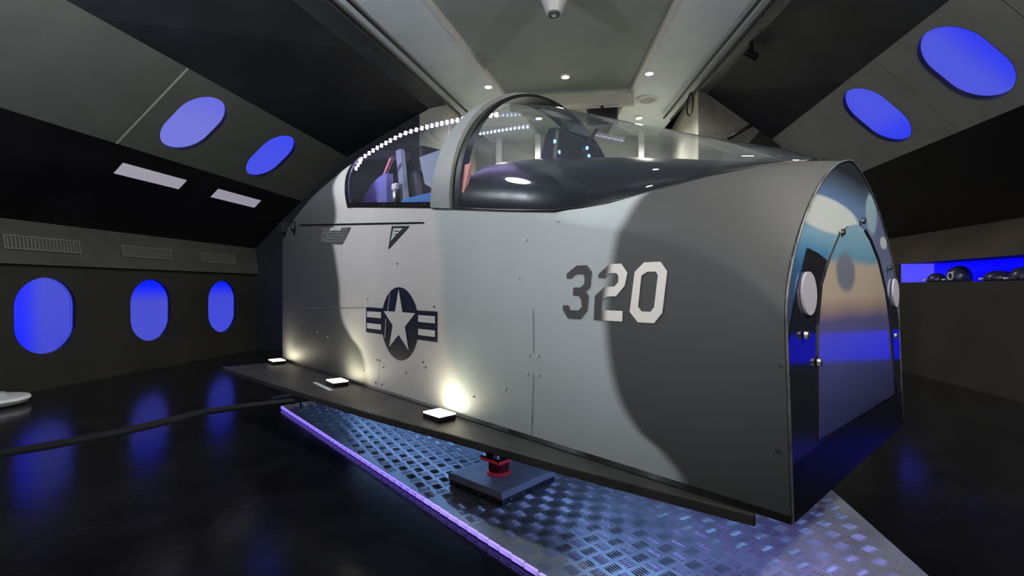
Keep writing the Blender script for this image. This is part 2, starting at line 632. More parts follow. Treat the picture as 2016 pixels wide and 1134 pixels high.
MB().box((RW + .25, (V0 + 5.6) / 2, 1.415), (.50, 5.6 - V0, .27)).build('slot_infill', M_wall, parent=wr)  # slot closed out of frame, keeping its reflection off the nose
MB().box((RW - .005, 4.72, .60), (.02, 1.80, .32)).build('assumed_glow_panel', M_blueback, parent=wr)  # unseen glowing panel, assumed and added to give the nose a blue reflection
MB().box((RW + .25, 7.94, 1.415), (.44, .02, .27)).build('backlit_end', mat('blue_backlit_pale', (.02, .02, .06), .3, emit=(.07, .06, .95), strength=1.2), parent=wr)
sloped(RA, RB, V0, VE).build('black_band', M_band, parent=wr)
sloped((RB[0] + .03, RB[1] + .035), (RC[0] + .03, RC[1] + .035), V0, VE, .02).build('panel_backing', M_black, parent=wr)
JR = [V0, -1.5, 1.2, 2.9, 4.5, 5.92, 7.35, VE]
UPR = {4.5: (5.21, .62), 5.92: (6.62, .62)}
M_panelr = mat('grey_panel_right', (.22, .23, .22), .55, noise=.1, nscale=2.5)
for a, b2 in zip(JR, JR[1:]):
    w_ = [UPR[a]] if a in UPR else []
    F2, L2 = sloped_panel(RB, RC, a, b2, w_, wr, material=M_panelr)
    for x in w_:
        win_frames.append((F2, x))


# ---- the oval windows (structure): recessed edge-lit sheets with a reveal
def oval_window(name, F, a, b_, w, h, pane_mat, label):
    st = stadium(w, h, 48)
    n = len(st)
    mb = MB()
    mb.add([F(a + x, b_ + y, -.004) for x, y in st] + [F(a + x, b_ + y, .05) for x, y in st], [(i, (i + 1) % n, n + (i + 1) % n, n + i) for i in range(n)])
    rv = mb.build(name, M_black, frame=ROOM, fix=False)
    tag(rv, label, kind='structure')
    # pane in its own frame so that its gradient follows the sheet
    o = Vector(F(a, b_, .045))
    ex = (Vector(F(a + 1, b_, .045)) - o)
    ey = (Vector(F(a, b_ + 1, .045)) - o)
    ez = ex.cross(ey)
    Mx = Matrix(((ex.x, ey.x, ez.x, o.x), (ex.y, ey.y, ez.y, o.y), (ex.z, ey.z, ez.z, o.z), (0, 0, 0, 1)))
    p = MB().add([(x, y, 0) for x, y in st], [tuple(range(n))])
    po = p.build('pane', pane_mat, parent=rv, fix=False)
    po.matrix_local = Mx
    return rv


SOFT, DEEP = (.045, .058, .60), (.0, .012, 1.0)
wm1 = window_mat('edge_lit_window_a', SOFT, DEEP, 'X', .02, -.26)
wm2 = window_mat('edge_lit_window_b', (.062, .072, .60), DEEP, 'Y', .08, .38)
wm3 = window_mat('edge_lit_window_c', (.05, .064, .66), DEEP, 'Y', .12, .42)
wm4 = window_mat('edge_lit_window_d', (.165, .180, .68), (.14, .15, .72), 'Y', .0, .4)
wm5 = window_mat('edge_lit_window_e', (.060, .080, .78), (.05, .07, .85), 'Y', .0, .4)
wm6 = window_mat('edge_lit_window_f', (.075, .092, .70), (.03, .045, .86), 'X', .1, -.3)
wm7 = window_mat('edge_lit_window_g', (.065, .082, .74), (.03, .045, .86), 'Y', .0, -.4)
for i, (vc, m_, lb) in enumerate(zip(WIN_LOW, (wm1, wm2, wm3), ('nearest large blue oval window low on the left wall', 'middle blue oval window low on the left wall', 'farthest narrow blue oval window low on the left wall'))):
    oval_window('window_%d' % (i + 1), Fl, vc, .872, .69, .905, m_, lb)
for i, ((F_, (a, b2)), m_, lb) in enumerate(zip(win_frames, (wm4, wm5, wm6, wm7), (
        'pale violet oval window in the left sloping panels, with lamp glints', 'deep blue oval window in the left sloping panels beside the cockpit',
        'large blue oval window at upper right corner', 'smaller blue oval window above the cockpit nose on the right'))):
    oval_window('window_%d' % (i + 4), F_, a, b2, .69, .90, m_, lb)

# ---- ceiling: centre panel, pale strips, soffits, dark slopes (all taper towards the far end)
ZC = 4.75
cL = [(V0, -2.2), (4.0, -2.19), (8.9, -1.43), (V1, -1.00)]
cR = [(V0, 1.42), (4.0, 1.41), (8.9, .91), (V1, .63)]
kL = [(V0, -3.19), (4.0, -3.19), (8.9, -2.50), (V1, -2.14)]
kR = [(V0, 2.54), (4.0, 2.54), (8.9, 1.98), (V1, 1.70)]
dL = [(V0, -3.5), (4.0, -3.5), (8.9, -2.82), (V1, -2.45)]
dR = [(V0, 2.62), (4.0, 2.62), (8.9, 2.12), (V1, 1.9)]
VS = [V0, 0, 4.0, 6.5, 8.9, V1]
VS2 = [V0, 0, 4.0, 6.5, 8.9]


def ribbon(ta, za, tb, zb, vs_=VS, th=.05):
    mb = MB()
    for v0, v1 in zip(vs_, vs_[1:]):
        a0, a1 = interp(ta, v0), interp(ta, v1)
        b0, b1 = interp(tb, v0), interp(tb, v1)
        mb.hexa([(a0, v0, za), (a1, v1, za), (b1, v1, zb), (b0, v0, zb), (a0, v0, za + th), (a1, v1, za + th), (b1, v1, zb + th), (b0, v0, zb + th)])
    return mb


ce = ribbon(cL, ZC + .04, cR, ZC + .04).build('ceiling', M_ceil, frame=ROOM)
tag(ce, 'grey green ceiling panel between two pale tapering strips', kind='structure')
off = lambda t, d: [(v, x + d) for v, x in t]
ribbon(cL, ZC - .02, kL, ZC - .10).build('ceiling_strip', M_cstrip, parent=ce)
ribbon(cR, ZC - .02, kR, ZC - .10).build('ceiling_strip', M_cstrip, parent=ce)
ribbon(off(cL, -.02), ZC - .035, off(cL, .03), ZC - .035, th=.08).build('edge_trim', M_trim, parent=ce)
ribbon(off(cR, .02), ZC - .035, off(cR, -.03), ZC - .035, th=.08).build('edge_trim', M_trim, parent=ce)
ribbon(kL, ZC - .16, dL, ZC - .22, VS2, .1).build('soffit', mat('slate_soffit', (.075, .082, .090), .35, noise=.2, nscale=2), parent=ce)
ribbon(kR, ZC - .16, dR, ZC - .22, VS2, .1).build('soffit', MATS['slate_soffit'], parent=ce)
cc = lambda p: [(V0, p[0]), (V1, p[0])]
ribbon(dL, ZC - .22, cc(C_), C_[1], VS2).build('dark_slope', M_slope, parent=ce)
ribbon(dR, ZC - .22, cc(RC), RC[1], VS2).build('dark_slope', M_slope, parent=ce)

# ---- far end wall with a recess in the middle, and the wall behind the camera
wfar = MB().slab([(-7.2, VE), (-2.45, VE), (-2.45, V1), (2.0, V1), (2.0, VE), (5.6, VE), (5.6, VE + .1), (2.1, VE + .1), (2.1, V1 + .1), (-2.55, V1 + .1), (-2.55, VE + .1), (-7.2, VE + .1)], 0, 4.8).build(
    'wall_far', M_cream, frame=ROOM)
tag(wfar, 'cream far wall with a deep recess under the ceiling lights', kind='structure')
MB().slab([(-7.2, VE - .03), (-3.0, VE - .03), (-3.0, VE), (-7.2, VE)], 0, 4.5).build('falloff_panel', mat('navy_falloff', (.035, .040, .050), .55, noise=.2), parent=wfar)  # navy sheet painting the falloff of light on the far wall's left
MB().slab([(1.98, VE - .03), (5.3, VE - .03), (5.3, VE), (1.98, VE)], 0, 4.75).build('darkening_panel', mat('darkened_end_wall', (.10, .10, .085), .6, noise=.2), parent=wfar)  # sheet added to darken the overlit right side of the far wall
wb = MB().slab([(-7.2, V0 - .1), (5.6, V0 - .1), (5.6, V0), (-7.2, V0)], 0, 4.8).build('wall_back', M_wall, frame=ROOM)
tag(wb, 'dark wall behind the viewer', kind='structure')

# ================================================================== THE COCKPIT POD (s towards tail, t across, z up)
W = 1.62
ZB = .4875
pod = empty('fighter_cockpit_simulator', POD)
tag(pod, 'grey camouflaged fighter jet cockpit numbered 320 with glass canopy', 'cockpit')


def P(s, t, z):
    return (s, -t, z)


EDGE = [(0.0, .81, 1.732), (.116, .62, 1.716), (.254, .45, 1.688), (.392, .31, 1.652), (.561, .20, 1.608), (.743, .10, 1.562), (.85, .045, 1.547), (.97, 0.0, 1.543),
        (1.28, 0, 1.581), (1.6, 0, 1.626), (1.96, 0, 1.677), (2.5, 0, 1.744), (3.07, 0, 1.814), (3.6, 0, 1.855), (4.1, 0, 1.82), (4.62, 0, 1.70)]


def edge(s):
    return interp([(e[0], e[1]) for e in EDGE], s), interp([(e[0], e[2]) for e in EDGE], s)


def lean(z):
    return .03 * (z - ZB)


def section(s, n=14):
    te, ze = edge(s)
    z1 = lerp(1.10, ze - .05, min(1, (s / .95)) ** .8)
    pts = [(0, ZB), (0, lerp(ZB, z1, .5)), (0, z1)]
    p1 = (0, z1 + .32 * (ze - z1))
    p2 = (te * .46, z1 + .92 * (ze - z1))
    for k in range(1, n + 1):
        q = k / n
        a, b_, c_, d_ = (1 - q) ** 3, 3 * q * (1 - q) ** 2, 3 * q * q * (1 - q), q ** 3
        pts.append((b_ * p1[0] + c_ * p2[0] + d_ * te, a * z1 + b_ * p1[1] + c_ * p2[1] + d_ * ze))
    return pts


ST = [0, .12, .2, .254, .32, .392, .47, .561, .65, .743, .85, .97, 1.28, 1.6, 1.96, 2.5, 3.07, 3.6, 4.1, 4.62]


def skin_rows(flip):
    rows = []
    for s in ST:
        r_ = []
        for t, z in section(s):
            ss = s + lean(z) * max(0, 1 - s / .14)
            r_.append(P(ss, W - t if flip else t, z))
        rows.append(r_)
    return rows


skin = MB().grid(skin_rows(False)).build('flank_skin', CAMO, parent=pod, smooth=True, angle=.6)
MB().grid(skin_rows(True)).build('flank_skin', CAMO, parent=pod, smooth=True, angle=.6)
# belly and tail plate
MB().slab([(0.0, 0), (4.62, 0), (4.62, -W), (0.0, -W)], ZB - .005, ZB + .02).build('belly_plate', M_darkmetal, parent=pod)

# top of the arch along the pod: canopy and aft hump
TOP = [(1.94, 2.41), (2.2, 2.465), (2.5, 2.505), (2.9, 2.555), (3.2, 2.53), (3.41, 2.485), (3.64, 2.43), (4.0, 2.33), (4.29, 2.20), (4.62, 1.95)]


HOOP_TOP = 2.505


def arch(s, th, inset=0.0, top=None):
    te, ze = edge(s)
    top = interp(TOP, s) if top is None else top
    r = W / 2 - te - inset
    return (W / 2 - r * math.cos(th), ze + (top - ze - inset) * math.sin(th))


NA = 64
TH = [math.pi * k / NA for k in range(NA + 1)]


def frame_s(th):
    return 3.08 + .42 * math.sin(th) ** 1.0


rows = []
for k in range(11):
    q = k / 10
    r_ = []
    for th in TH:
        s = lerp(frame_s(th), 4.62, q)
        t, z = arch(s, th)
        r_.append(P(s, t, z))
    rows.append(r_)
hump = MB().grid(rows).build('aft_fairing', CAMO, parent=pod, smooth=True)
# tail bulkhead
tp = [P(4.62, 0, ZB)] + [P(4.62, *arch(4.62, th)) for th in TH] + [P(4.62, W, ZB)]
MB().add(tp, [tuple(range(len(tp)))]).build('tail_bulkhead', M_darkmetal, parent=pod)

# canopy hoop: outer band, black inner lining and windscreen gasket
rows = []
for s, ins in ((1.955, .028), (1.955, -.012), (1.76, -.012), (1.76, .028), (1.955, .028)):
    rows.append([P(s + (.085 * math.sin(th) if s < 1.8 else 0), *arch(s, th, ins, HOOP_TOP)) for th in TH])
hoop = MB().grid(rows).build('canopy_hoop', mat('hoop_dimmed_grey', (.21, .225, .225), .55, noise=.08, nscale=4), parent=pod, smooth=True, angle=.6)  # separate hoop grey, darkened to offset the strong light falling on it
rows = []
for s, ins in ((1.95, .052), (1.95, .075), (1.70, .075), (1.70, .012), (1.758, .012), (1.758, .052), (1.95, .052)):
    ins0 = ins
    rows.append([P(s + (.085 * math.sin(th) if s < 1.8 else 0), *arch(s, th, ins0 - (.045 * math.sin(th) if ins0 > .07 else 0) - (.024 * math.sin(th) if .05 < ins0 < .06 else 0), HOOP_TOP)) for th in TH])
MB().grid(rows).build('hoop_gasket', M_black, parent=hoop, smooth=True, angle=.6)

# rear canopy glass
rows = []
for k in range(15):
    r_ = []
    for th in TH:
        s = lerp(1.95, frame_s(th), k / 14)
        t, z = arch(s, th, .006)
        r_.append(P(s, t, z))
    rows.append(r_)
canopy = MB().grid(rows).build('rear_canopy', GLASS, parent=pod, smooth=True)
# dark frame along the sill, with its screws, and around the aft edge
for side in (0, 1):
    mb = MB()
    for k in range(12):
        s0, s1 = lerp(1.955, 3.09, k / 12), lerp(1.955, 3.09, (k + 1) / 12)
        z0, z1 = edge(s0)[1], edge(s1)[1]
        t0, t1 = (-.004, .02) if not side else (W - .02, W + .004)
        mb.hexa([P(s0, t0, z0), P(s1, t0, z1), P(s1, t1, z1), P(s0, t1, z0), P(s0, t0, z0 + .035), P(s1, t0, z1 + .035), P(s1, t1, z1 + .035), P(s0, t1, z0 + .035)])
    rail = mb.build('sill_rail', M_black, parent=pod)
    if not side:
        for s in (2.02, 2.06, 2.24, 2.38, 2.53, 2.69, 2.85, 3.0):
            MB().box(P(s, -.007, edge(s)[1] + .018), (.010, .006, .010)).build('screw', M_steel, parent=rail)
# trim band of the aft canopy frame
rows = []
for d, ins in ((-.03, .004), (-.03, -.008), (.03, -.008), (.03, .004)):
    rows.append([P(frame_s(th) + d, *arch(frame_s(th) + d, th, ins)) for th in TH])
MB().grid(rows).build('aft_canopy_frame', M_black, parent=pod, smooth=True, angle=.6)

# windscreen glass from hoop to nose tip
WTOP = [(.10, 1.735), (.26, 1.813), (.56, 1.924), (1.09, 2.141), (1.5, 2.317), (1.74, 2.42)]
rows = []
for s in [.10 + 1.64 * (k / 44) ** 1.3 for k in range(45)]:
    te, ze = edge(s)
    top = interp(WTOP, s)
    r = W / 2 - te
    rows.append([P(s, W / 2 - r * math.cos(th), ze + (top - ze) * math.sin(th) ** .95 + .002) for th in TH])
MB().grid(rows).build('windscreen', GLASS2, parent=pod, smooth=True)
# black seal along the windscreen's lower edge
for side in (0, 1):
    path = []
    for s in [.11, .14, .2, .28, .38, .5, .65, .8, .97, 1.15, 1.35, 1.55, 1.75]:
        te, ze = edge(s)
        path.append(P(s, te if not side else W - te, ze + .002))
    MB().tube(path, .008, 6).build('windscreen_seal', M_black, parent=pod, smooth=True)

# black cover under the windscreen
STOP = [(.12, 1.728), (.3, 1.755), (.45, 1.785), (.64, 1.83), (.9, 1.885), (1.2, 1.945), (1.5, 2.00), (1.78, 2.03)]
rows = []
for s in (.12, .16, .22, .3, .4, .5, .64, .8, .97, 1.2, 1.4, 1.6, 1.72):
    te, ze = edge(s)
    top = interp(STOP, s)
    r = W / 2 - te - .012
    rows.append([P(s, W / 2 - r * math.cos(th), ze - .03 + (top - ze + .03) * math.sin(th) ** .8) for th in TH])
sh = MB().grid(rows).build('instrument_cover', M_shroud, parent=pod, smooth=True)
sh['label'] = 'glossy black cover under the windscreen'

# cockpit tub
tub = MB()
tub.box(P(2.6, W / 2, 1.36), (1.9, W - .06, .03))
tub.build('cockpit_floor', M_black, parent=pod)
# side console with blue tray, small switches
con = MB().box(P(2.45, .16, 1.64), (.85, .22, .12)).build('side_console', M_black, parent=pod, bevel=.01)
MB().hexa([P(2.06, .10, 1.715), P(2.58, .10, 1.775), P(2.58, .25, 1.775), P(2.06, .25, 1.715), P(2.06, .12, 1.81), P(2.48, .12, 1.815), P(2.48, .25, 1.82), P(2.06, .25, 1.81)]).build('blue_tray', M_bluecl, parent=con)
for i in range(9):
    MB().box(P(2.62 + .05 * i, .10 + .03 * (i % 3), 1.78 + .006 * i), (.012, .012, .05)).build('switch', M_tag if i % 2 else M_steel, parent=con)


def ejection_seat(s0, cush, name):
    """seat base, back, headrest with side wings, rails, harness"""
    b = MB().box(P(s0 - .22, W / 2, 1.52), (.5, .5, .14)).build(name, M_black, parent=pod, bevel=.03)
    MB().hexa([P(s0 - .02, .56, 1.5), P(s0 + .14, .56, 1.5), P(s0 + .14, 1.06, 1.5), P(s0 - .02, 1.06, 1.5), P(s0 + .14, .56, 2.2), P(s0 + .30, .56, 2.2), P(s0 + .30, 1.06, 2.2), P(s0 + .14, 1.06, 2.2)]).build(
        'back_cushion', cush, parent=b, bevel=.04)
    MB().hexa([P(s0 + .10, .60, 2.16), P(s0 + .34, .60, 2.16), P(s0 + .34, 1.02, 2.16), P(s0 + .10, 1.02, 2.16), P(s0 + .16, .63, 2.42), P(s0 + .36, .63, 2.42), P(s0 + .36, .99, 2.42), P(s0 + .16, .99, 2.42)]).build(
        'headrest', M_black, parent=b, bevel=.03)
    for t in (.52, 1.10):
        MB().hexa([P(s0 + .12, t - .02, 1.5), P(s0 + .2, t - .02, 1.5), P(s0 + .2, t + .02, 1.5), P(s0 + .12, t + .02, 1.5), P(s0 + .28, t - .02, 2.38), P(s0 + .36, t - .02, 2.38), P(s0 + .36, t + .02, 2.38), P(s0 + .28, t + .02, 2.38)]).build(
            'seat_rail', M_greyc, parent=b)
    MB().hexa([P(s0 + .38, .40, 2.16), P(s0 + .42, .40, 2.14), P(s0 + .42, .43, 2.14), P(s0 + .38, .43, 2.16), P(s0 + .24, .40, 2.29), P(s0 + .29, .40, 2.28), P(s0 + .29, .43, 2.28), P(s0 + .24, .43, 2.29)]).build(
        'harness_strap', M_pink, parent=b)
    return b


ejection_seat(2.92, M_black, 'pilot_seat')
# violet lit bulkhead cushion behind the rear seat near side, grey lit panel by the hoop, joystick
n_ = 14
pp = []
for k in range(n_ + 1):
    a = math.pi * .5 * k / n_
    pp.append((3.14 + .52 * math.cos(a) * 1.0, 1.74 + .40 * math.sin(a)))
poly = [(3.14, 1.74)] + pp
mb = MB()
m_ = len(poly)
mb.add([P(s, .34, z) for s, z in poly] + [P(s, .40, z) for s, z in poly], [tuple(range(m_)), tuple(range(2 * m_ - 1, m_ - 1, -1))] + [(i, (i + 1) % m_, m_ + (i + 1) % m_, m_ + i) for i in range(m_)])
mb.build('side_cushion', M_cush, parent=pod)
MB().hexa([P(2.45, .36, 1.90), P(2.60, .36, 1.97), P(2.60, .42, 1.97), P(2.45, .42, 1.90), P(2.42, .40, 2.20), P(2.74, .40, 2.20), P(2.74, .46, 2.20), P(2.42, .46, 2.20)]).build('windshield_brace', M_greyc, parent=pod)
st = MB().tube([P(2.96, .30, 1.76), P(2.95, .30, 1.89), P(2.93, .30, 1.97)], .014, 8).build('control_stick', M_steel, parent=pod, smooth=True)
MB().box(P(2.93, .30, 1.99), (.07, .03, .05)).build('stick_grip', M_white, parent=st, bevel=.008)
# instrument hood with head-up frame seen through the windscreen
hd = MB().hexa([P(1.56, .62, 1.95), P(1.70, .62, 1.95), P(1.70, 1.20, 1.95), P(1.56, 1.20, 1.95), P(1.60, .70, 2.24), P(1.70, .70, 2.24), P(1.70, 1.14, 2.20), P(1.60, 1.14, 2.20)]).build('instrument_hood', M_black, parent=pod, bevel=.03)
for t in (.78, 1.08):
    MB().tube([P(1.66, t, 2.2), P(1.58, t + .02, 2.30)], .012, 6).build('head_up_post', M_darkmetal, parent=hd)
MB().hexa([P(1.58, .80, 2.22), P(1.585, .80, 2.22), P(1.585, 1.06, 2.22), P(1.58, 1.06, 2.22), P(1.66, .80, 2.32), P(1.665, .80, 2.32), P(1.665, 1.06, 2.32), P(1.66, 1.06, 2.32)]).build('head_up_glass', GLASS, parent=hd)
for i, (t, z) in enumerate(((.66, 2.12), (.70, 2.06), (.98, 2.14), (1.0, 2.09))):
    MB().box(P(1.575, t, z), (.012, .012, .02)).build('indicator_lamp', M_indic, parent=hd)
# faded red handle with blue grip beside the hoop
hn = MB().hexa([P(1.69, .030, 1.72), P(1.735, .030, 1.72), P(1.735, .05, 1.72), P(1.69, .05, 1.72), P(1.665, .065, 1.90), P(1.72, .065, 1.90), P(1.72, .085, 1.90), P(1.665, .085, 1.90)]).build('red_handle', M_pink, parent=pod)
MB().hexa([P(1.66, .022, 1.655), P(1.72, .022, 1.655), P(1.72, .05, 1.655), P(1.66, .05, 1.655), P(1.68, .03, 1.73), P(1.735, .03, 1.73), P(1.735, .055, 1.73), P(1.68, .055, 1.73)]).build('blue_grip', M_bluecl, parent=hn, bevel=.008)


# LED strips on the canopy
def led_strip(path, n, size, name='led_strip', m=M_ledw, parent=pod):
    base = MB().tube(path, .006, 5).build(name, M_white, parent=parent)
    path = [Vector(p) for p in path]
    L = [0]
    for a, b_ in zip(path, path[1:]):
        L.append(L[-1] + (b_ - a).length)
    me = None
    for i in range(n):
        d = L[-1] * (i + .5) / n
        for j in range(len(path) - 1):
            if d <= L[j + 1]:
                q = path[j].lerp(path[j + 1], (d - L[j]) / max(1e-6, L[j + 1] - L[j]))
                break
        if me is None:
            o = MB().box((0, 0, 0), size).build('led', m, parent=base)
            me = o.data
        else:
            o = bpy.data.objects.new('led', me)
            COL.objects.link(o)
            o.parent = base
        o.location = q
    return base


SLED = [(1.98, .56), (2.3, .50), (2.7, .42), (3.0, .30), (3.2, .25), (3.42, .20)]
path = []
for k in range(24):
    s = lerp(1.99, 3.36, k / 23)
    th = math.acos((W / 2 - interp(SLED, s)) / (W / 2))
    t, z = arch(s, th, .012)
    path.append(P(s, t, z))
for k in range(1, 4):
    th = lerp(math.acos((W / 2 - .2) / (W / 2)), .24, k / 6)
    s = min(3.36, frame_s(th) - .05)
    t, z = arch(s, th, .02)
    path.append(P(s, t, z))
led_strip(path, 32, (.015, .014, .026))
thf = math.pi - math.acos((1.0 - W / 2) / (W / 2))
led_strip([P(s, *arch(s, thf, .010)) for s in (2.14, 2.3, 2.5, 2.76)], 13, (.014, .012, .014), m=M_ledb)
led_strip([P(s, 1.2, edge(s)[1] + (interp(WTOP, s) - edge(s)[1]) * .877 ** .95 - .010) for s in (1.44, 1.5, 1.6, 1.7)], 10, (.009, .008, .009), m=M_ledb)

# ---- nose plate
sec = section(0, 20)
outl = [(t, z) for t, z in sec] + [(W - t, z) for t, z in reversed(sec[:-1])]
nose = MB()
nose.add([P(lean(z) - .004, t, z) for t, z in outl], [tuple(range(len(outl)))])
nose = nose.build('nose_plate', PLATE_COLS, parent=pod)
nose['label'] = 'glossy nose plate with blue and cream colour bands'
# rim
rim_path = [P(lean(z) - .006, t, z) for t, z in outl]
MB().tube(rim_path, .004, 6).build('nose_rim', mat('worn_grey_rim', (.16, .165, .165), .4, metal=.4, noise=.5, nscale=20), parent=pod, smooth=True)
def hface(z):
    return lean(z) - .012


# raised inner hatch: arch shape with its flat foot
hat0 = [(.245, .69), (.274, .97), (.291, 1.073), (.345, 1.212), (.457, 1.316), (.583, 1.405), (.70, 1.447), (.833, 1.466), (.94, 1.455), (1.031, 1.42), (1.169, 1.334), (1.291, 1.193), (1.371, 1.018), (1.402, .866), (1.437, .672)]
hat = []
for (ta, za), (tb, zb) in zip(hat0, hat0[1:]):
    hat += [(ta, za), ((ta + tb) / 2, (za + zb) / 2)]
hat.append(hat0[-1])
m_ = len(hat)
mb = MB()
mb.add([P(hface(z), t, z) for t, z in hat], [tuple(range(m_))])
hatch = mb.build('nose_hatch', HATCH_COLS, parent=pod)
mb = MB()
mb.add([P(hface(z), t, z) for t, z in hat] + [P(lean(z) - .001, t, z) for t, z in hat], [(i, (i + 1) % m_, m_ + (i + 1) % m_, m_ + i) for i in range(m_)])
mb.build('hatch_edge', M_black, parent=hatch)
hatch['label'] = 'raised arched hatch panel on the nose'
MB().tube([P(hface(z) + .002, t, z) for t, z in hat[16:]], .010, 6).build('hatch_seal', M_navy, parent=hatch, smooth=True)
# chin below the hatch and side bands in black, round pale discs, bolts
MB().add([P(lean(z) - .008, t, z) for t, z in ((.006, ZB), (W - .006, ZB), (W - .006, .665), (.006, .665))], [(0, 1, 2, 3)]).build('chin_plate', mat('black_chin', (.004, .004, .008), .25), parent=nose)
for bp_ in ([(.008, .66), (.243, .66), (.272, .97), (.289, 1.073), (.343, 1.212), (.425, 1.30), (.325, 1.322), (.21, 1.335), (.13, 1.23), (.06, 1.14), (.01, 1.03)],
            [(1.612, .66), (1.44, .66), (1.405, .866), (1.374, 1.018), (1.33, 1.12), (1.45, 1.17), (1.54, 1.16), (1.61, 1.03)]):
    MB().add([P(lean(z) - .007, t, z) for t, z in bp_], [tuple(range(len(bp_)))]).build('side_band', mat('black_gloss_side', (.012, .014, .022), .08, ior=1.6), parent=nose)
for tc_, zc_ in ((.195, 1.182), (1.525, 1.175)):
    dd = []
    for k in range(28):
        a = 2 * math.pi * k / 28
        dd.append((tc_ + .070 * math.cos(a), zc_ + .072 * math.sin(a)))
    mb = MB()
    mb.add([P(lean(z) - .016, t, z) for t, z in dd] + [P(lean(z) - .008, t, z) for t, z in dd], [tuple(range(28))] + [(i, (i + 1) % 28, 28 + (i + 1) % 28, 28 + i) for i in range(28)])
    mb.build('pale_disc', mat('pale_lilac_disc', (.52, .50, .58), .4), parent=nose)
for t, z in ((.60, 1.416), (.92, 1.489), (.265, .948), (.145, 1.047), (1.47, .96), (1.40, 1.30)):
    MB().lathe([(.014, 0), (.012, .010), (.004, .013)], n=10).build('bolt', M_darkmetal if z > 1.1 else M_steel, parent=nose).matrix_local = Matrix.Translation(P(lean(z) - .012, t, z)) @ Matrix.Rotation(-math.pi / 2, 4, 'Y')

# ---- step strake along the lower flank, under frame
sk = [(4.55, .0), (4.55, -.55), (4.34, -.53), (2.86, -.40), (2.14, -.324), (1.3, -.20), (.77, -.13), (.1, -.012), (.1, 0)]
strake = MB().slab([(s, -t) for s, t in sk], ZB - .045, ZB - .004).build('side_step', M_shelf, parent=pod, bevel=.008)
skf = [(s, -(W - t)) for s, t in sk]
MB().slab(skf, ZB - .045, ZB - .004).build('side_step', M_shelf, parent=pod, bevel=.008)
MB().box(P(3.05, -.22, ZB - .003), (.38, .03, .004), rz=math.radians(-4)).build('step_reflection', M_tag, parent=strake)  # pale rectangle standing in for a reflection on the step
fr_ = MB()
fr_.hexa([P(.18, .03, .415), P(4.5, .03, .40), P(4.5, W - .03, .40), P(.18, W - .03, .415), P(.10, .004, ZB), P(4.6, .004, ZB), P(4.6, W - .004, ZB), P(.10, W - .004, ZB)])
fr_.build('under_frame', M_darkmetal, parent=pod, bevel=.01)
keel = MB()
kp = [(.55, .42), (.8, .385), (1.1, .37), (1.45, .40), (1.45, .46), (.55, .46)]
keel.add([P(s, .06, z) for s, z in kp] + [P(s, .40, z) for s, z in kp], [tuple(range(6)), tuple(range(11, 5, -1))] + [(i, (i + 1) % 6, 6 + (i + 1) % 6, 6 + i) for i in range(6)])
keel.build('keel_fairing', M_black, parent=pod)
# pedestal that carries the pod
MB().lathe([(.30, 0.032), (.30, .06), (.16, .09), (.16, .36), (.24, .40)], P(2.7, W / 2 + .15, 0), 24).build('pedestal', M_pedestal, parent=pod, smooth=True, angle=.5)
# under-body light strips (assumed LED strips that wash the tread plate)
for nm, a, b_, m in (('under_light', P(.30, .55, .398), P(1.3, .55, .388), M_ledu), ('under_light', P(2.1, .60, .385), P(4.3, .60, .385), M_ledu), ('under_light', P(.22, .22, .402), P(.22, 1.1, .402), M_ledn)):
    MB().tube([a, b_], .010, 6).build(nm, m, parent=pod)

# ---- markings
OFF = -.0035


def decal(name, pts, material, parent, t=OFF):
    return MB().add([P(s, t, z) for s, z in pts], [tuple(range(len(pts)))]).build(name, material, parent=parent, fix=False)


D3 = [(0.895, 1.241), (0.895, 1.262), (0.838, 1.296), (0.782, 1.296), (0.757, 1.267), (0.764, 1.207), (0.788, 1.186), (0.774, 1.167), (0.780, 1.107), (0.817, 1.069), (0.888, 1.068), (0.918, 1.105), (0.917, 1.124), (0.884, 1.125), (0.873, 1.104), (0.827, 1.105), (0.81, 1.121), (0.814, 1.148), (0.827, 1.168), (0.86, 1.168), (0.856, 1.202), (0.817, 1.203), (0.797, 1.217), (0.795, 1.244), (0.803, 1.258), (0.841, 1.26), (0.87, 1.241)]
D2 = [(0.725, 1.242), (0.721, 1.258), (0.667, 1.296), (0.61, 1.296), (0.582, 1.26), (0.594, 1.209), (0.636, 1.167), (0.677, 1.166), (0.705, 1.15), (0.708, 1.110), (0.604, 1.110), (0.606, 1.068), (0.747, 1.068), (0.741, 1.168), (0.692, 1.204), (0.643, 1.206), (0.625, 1.224), (0.624, 1.249), (0.634, 1.259), (0.667, 1.26), (0.692, 1.241)]
O0 = [(0.508, 1.297), (0.438, 1.297), (0.411, 1.261), (0.431, 1.109), (0.465, 1.069), (0.535, 1.069), (0.572, 1.108), (0.549, 1.262)]
I0 = [(0.494, 1.261), (0.459, 1.261), (0.449, 1.248), (0.465, 1.129), (0.48, 1.111), (0.518, 1.111), (0.534, 1.129), (0.519, 1.247)]
num = decal('number_digit', D3, DIGITS, skin)
decal('number_digit', D2, DIGITS, skin)
MB().add([P(s, OFF, z) for s, z in O0 + I0], [(i, (i + 1) % 8, 8 + (i + 1) % 8, 8 + i) for i in range(8)]).build('number_digit', DIGITS, parent=skin, fix=False)
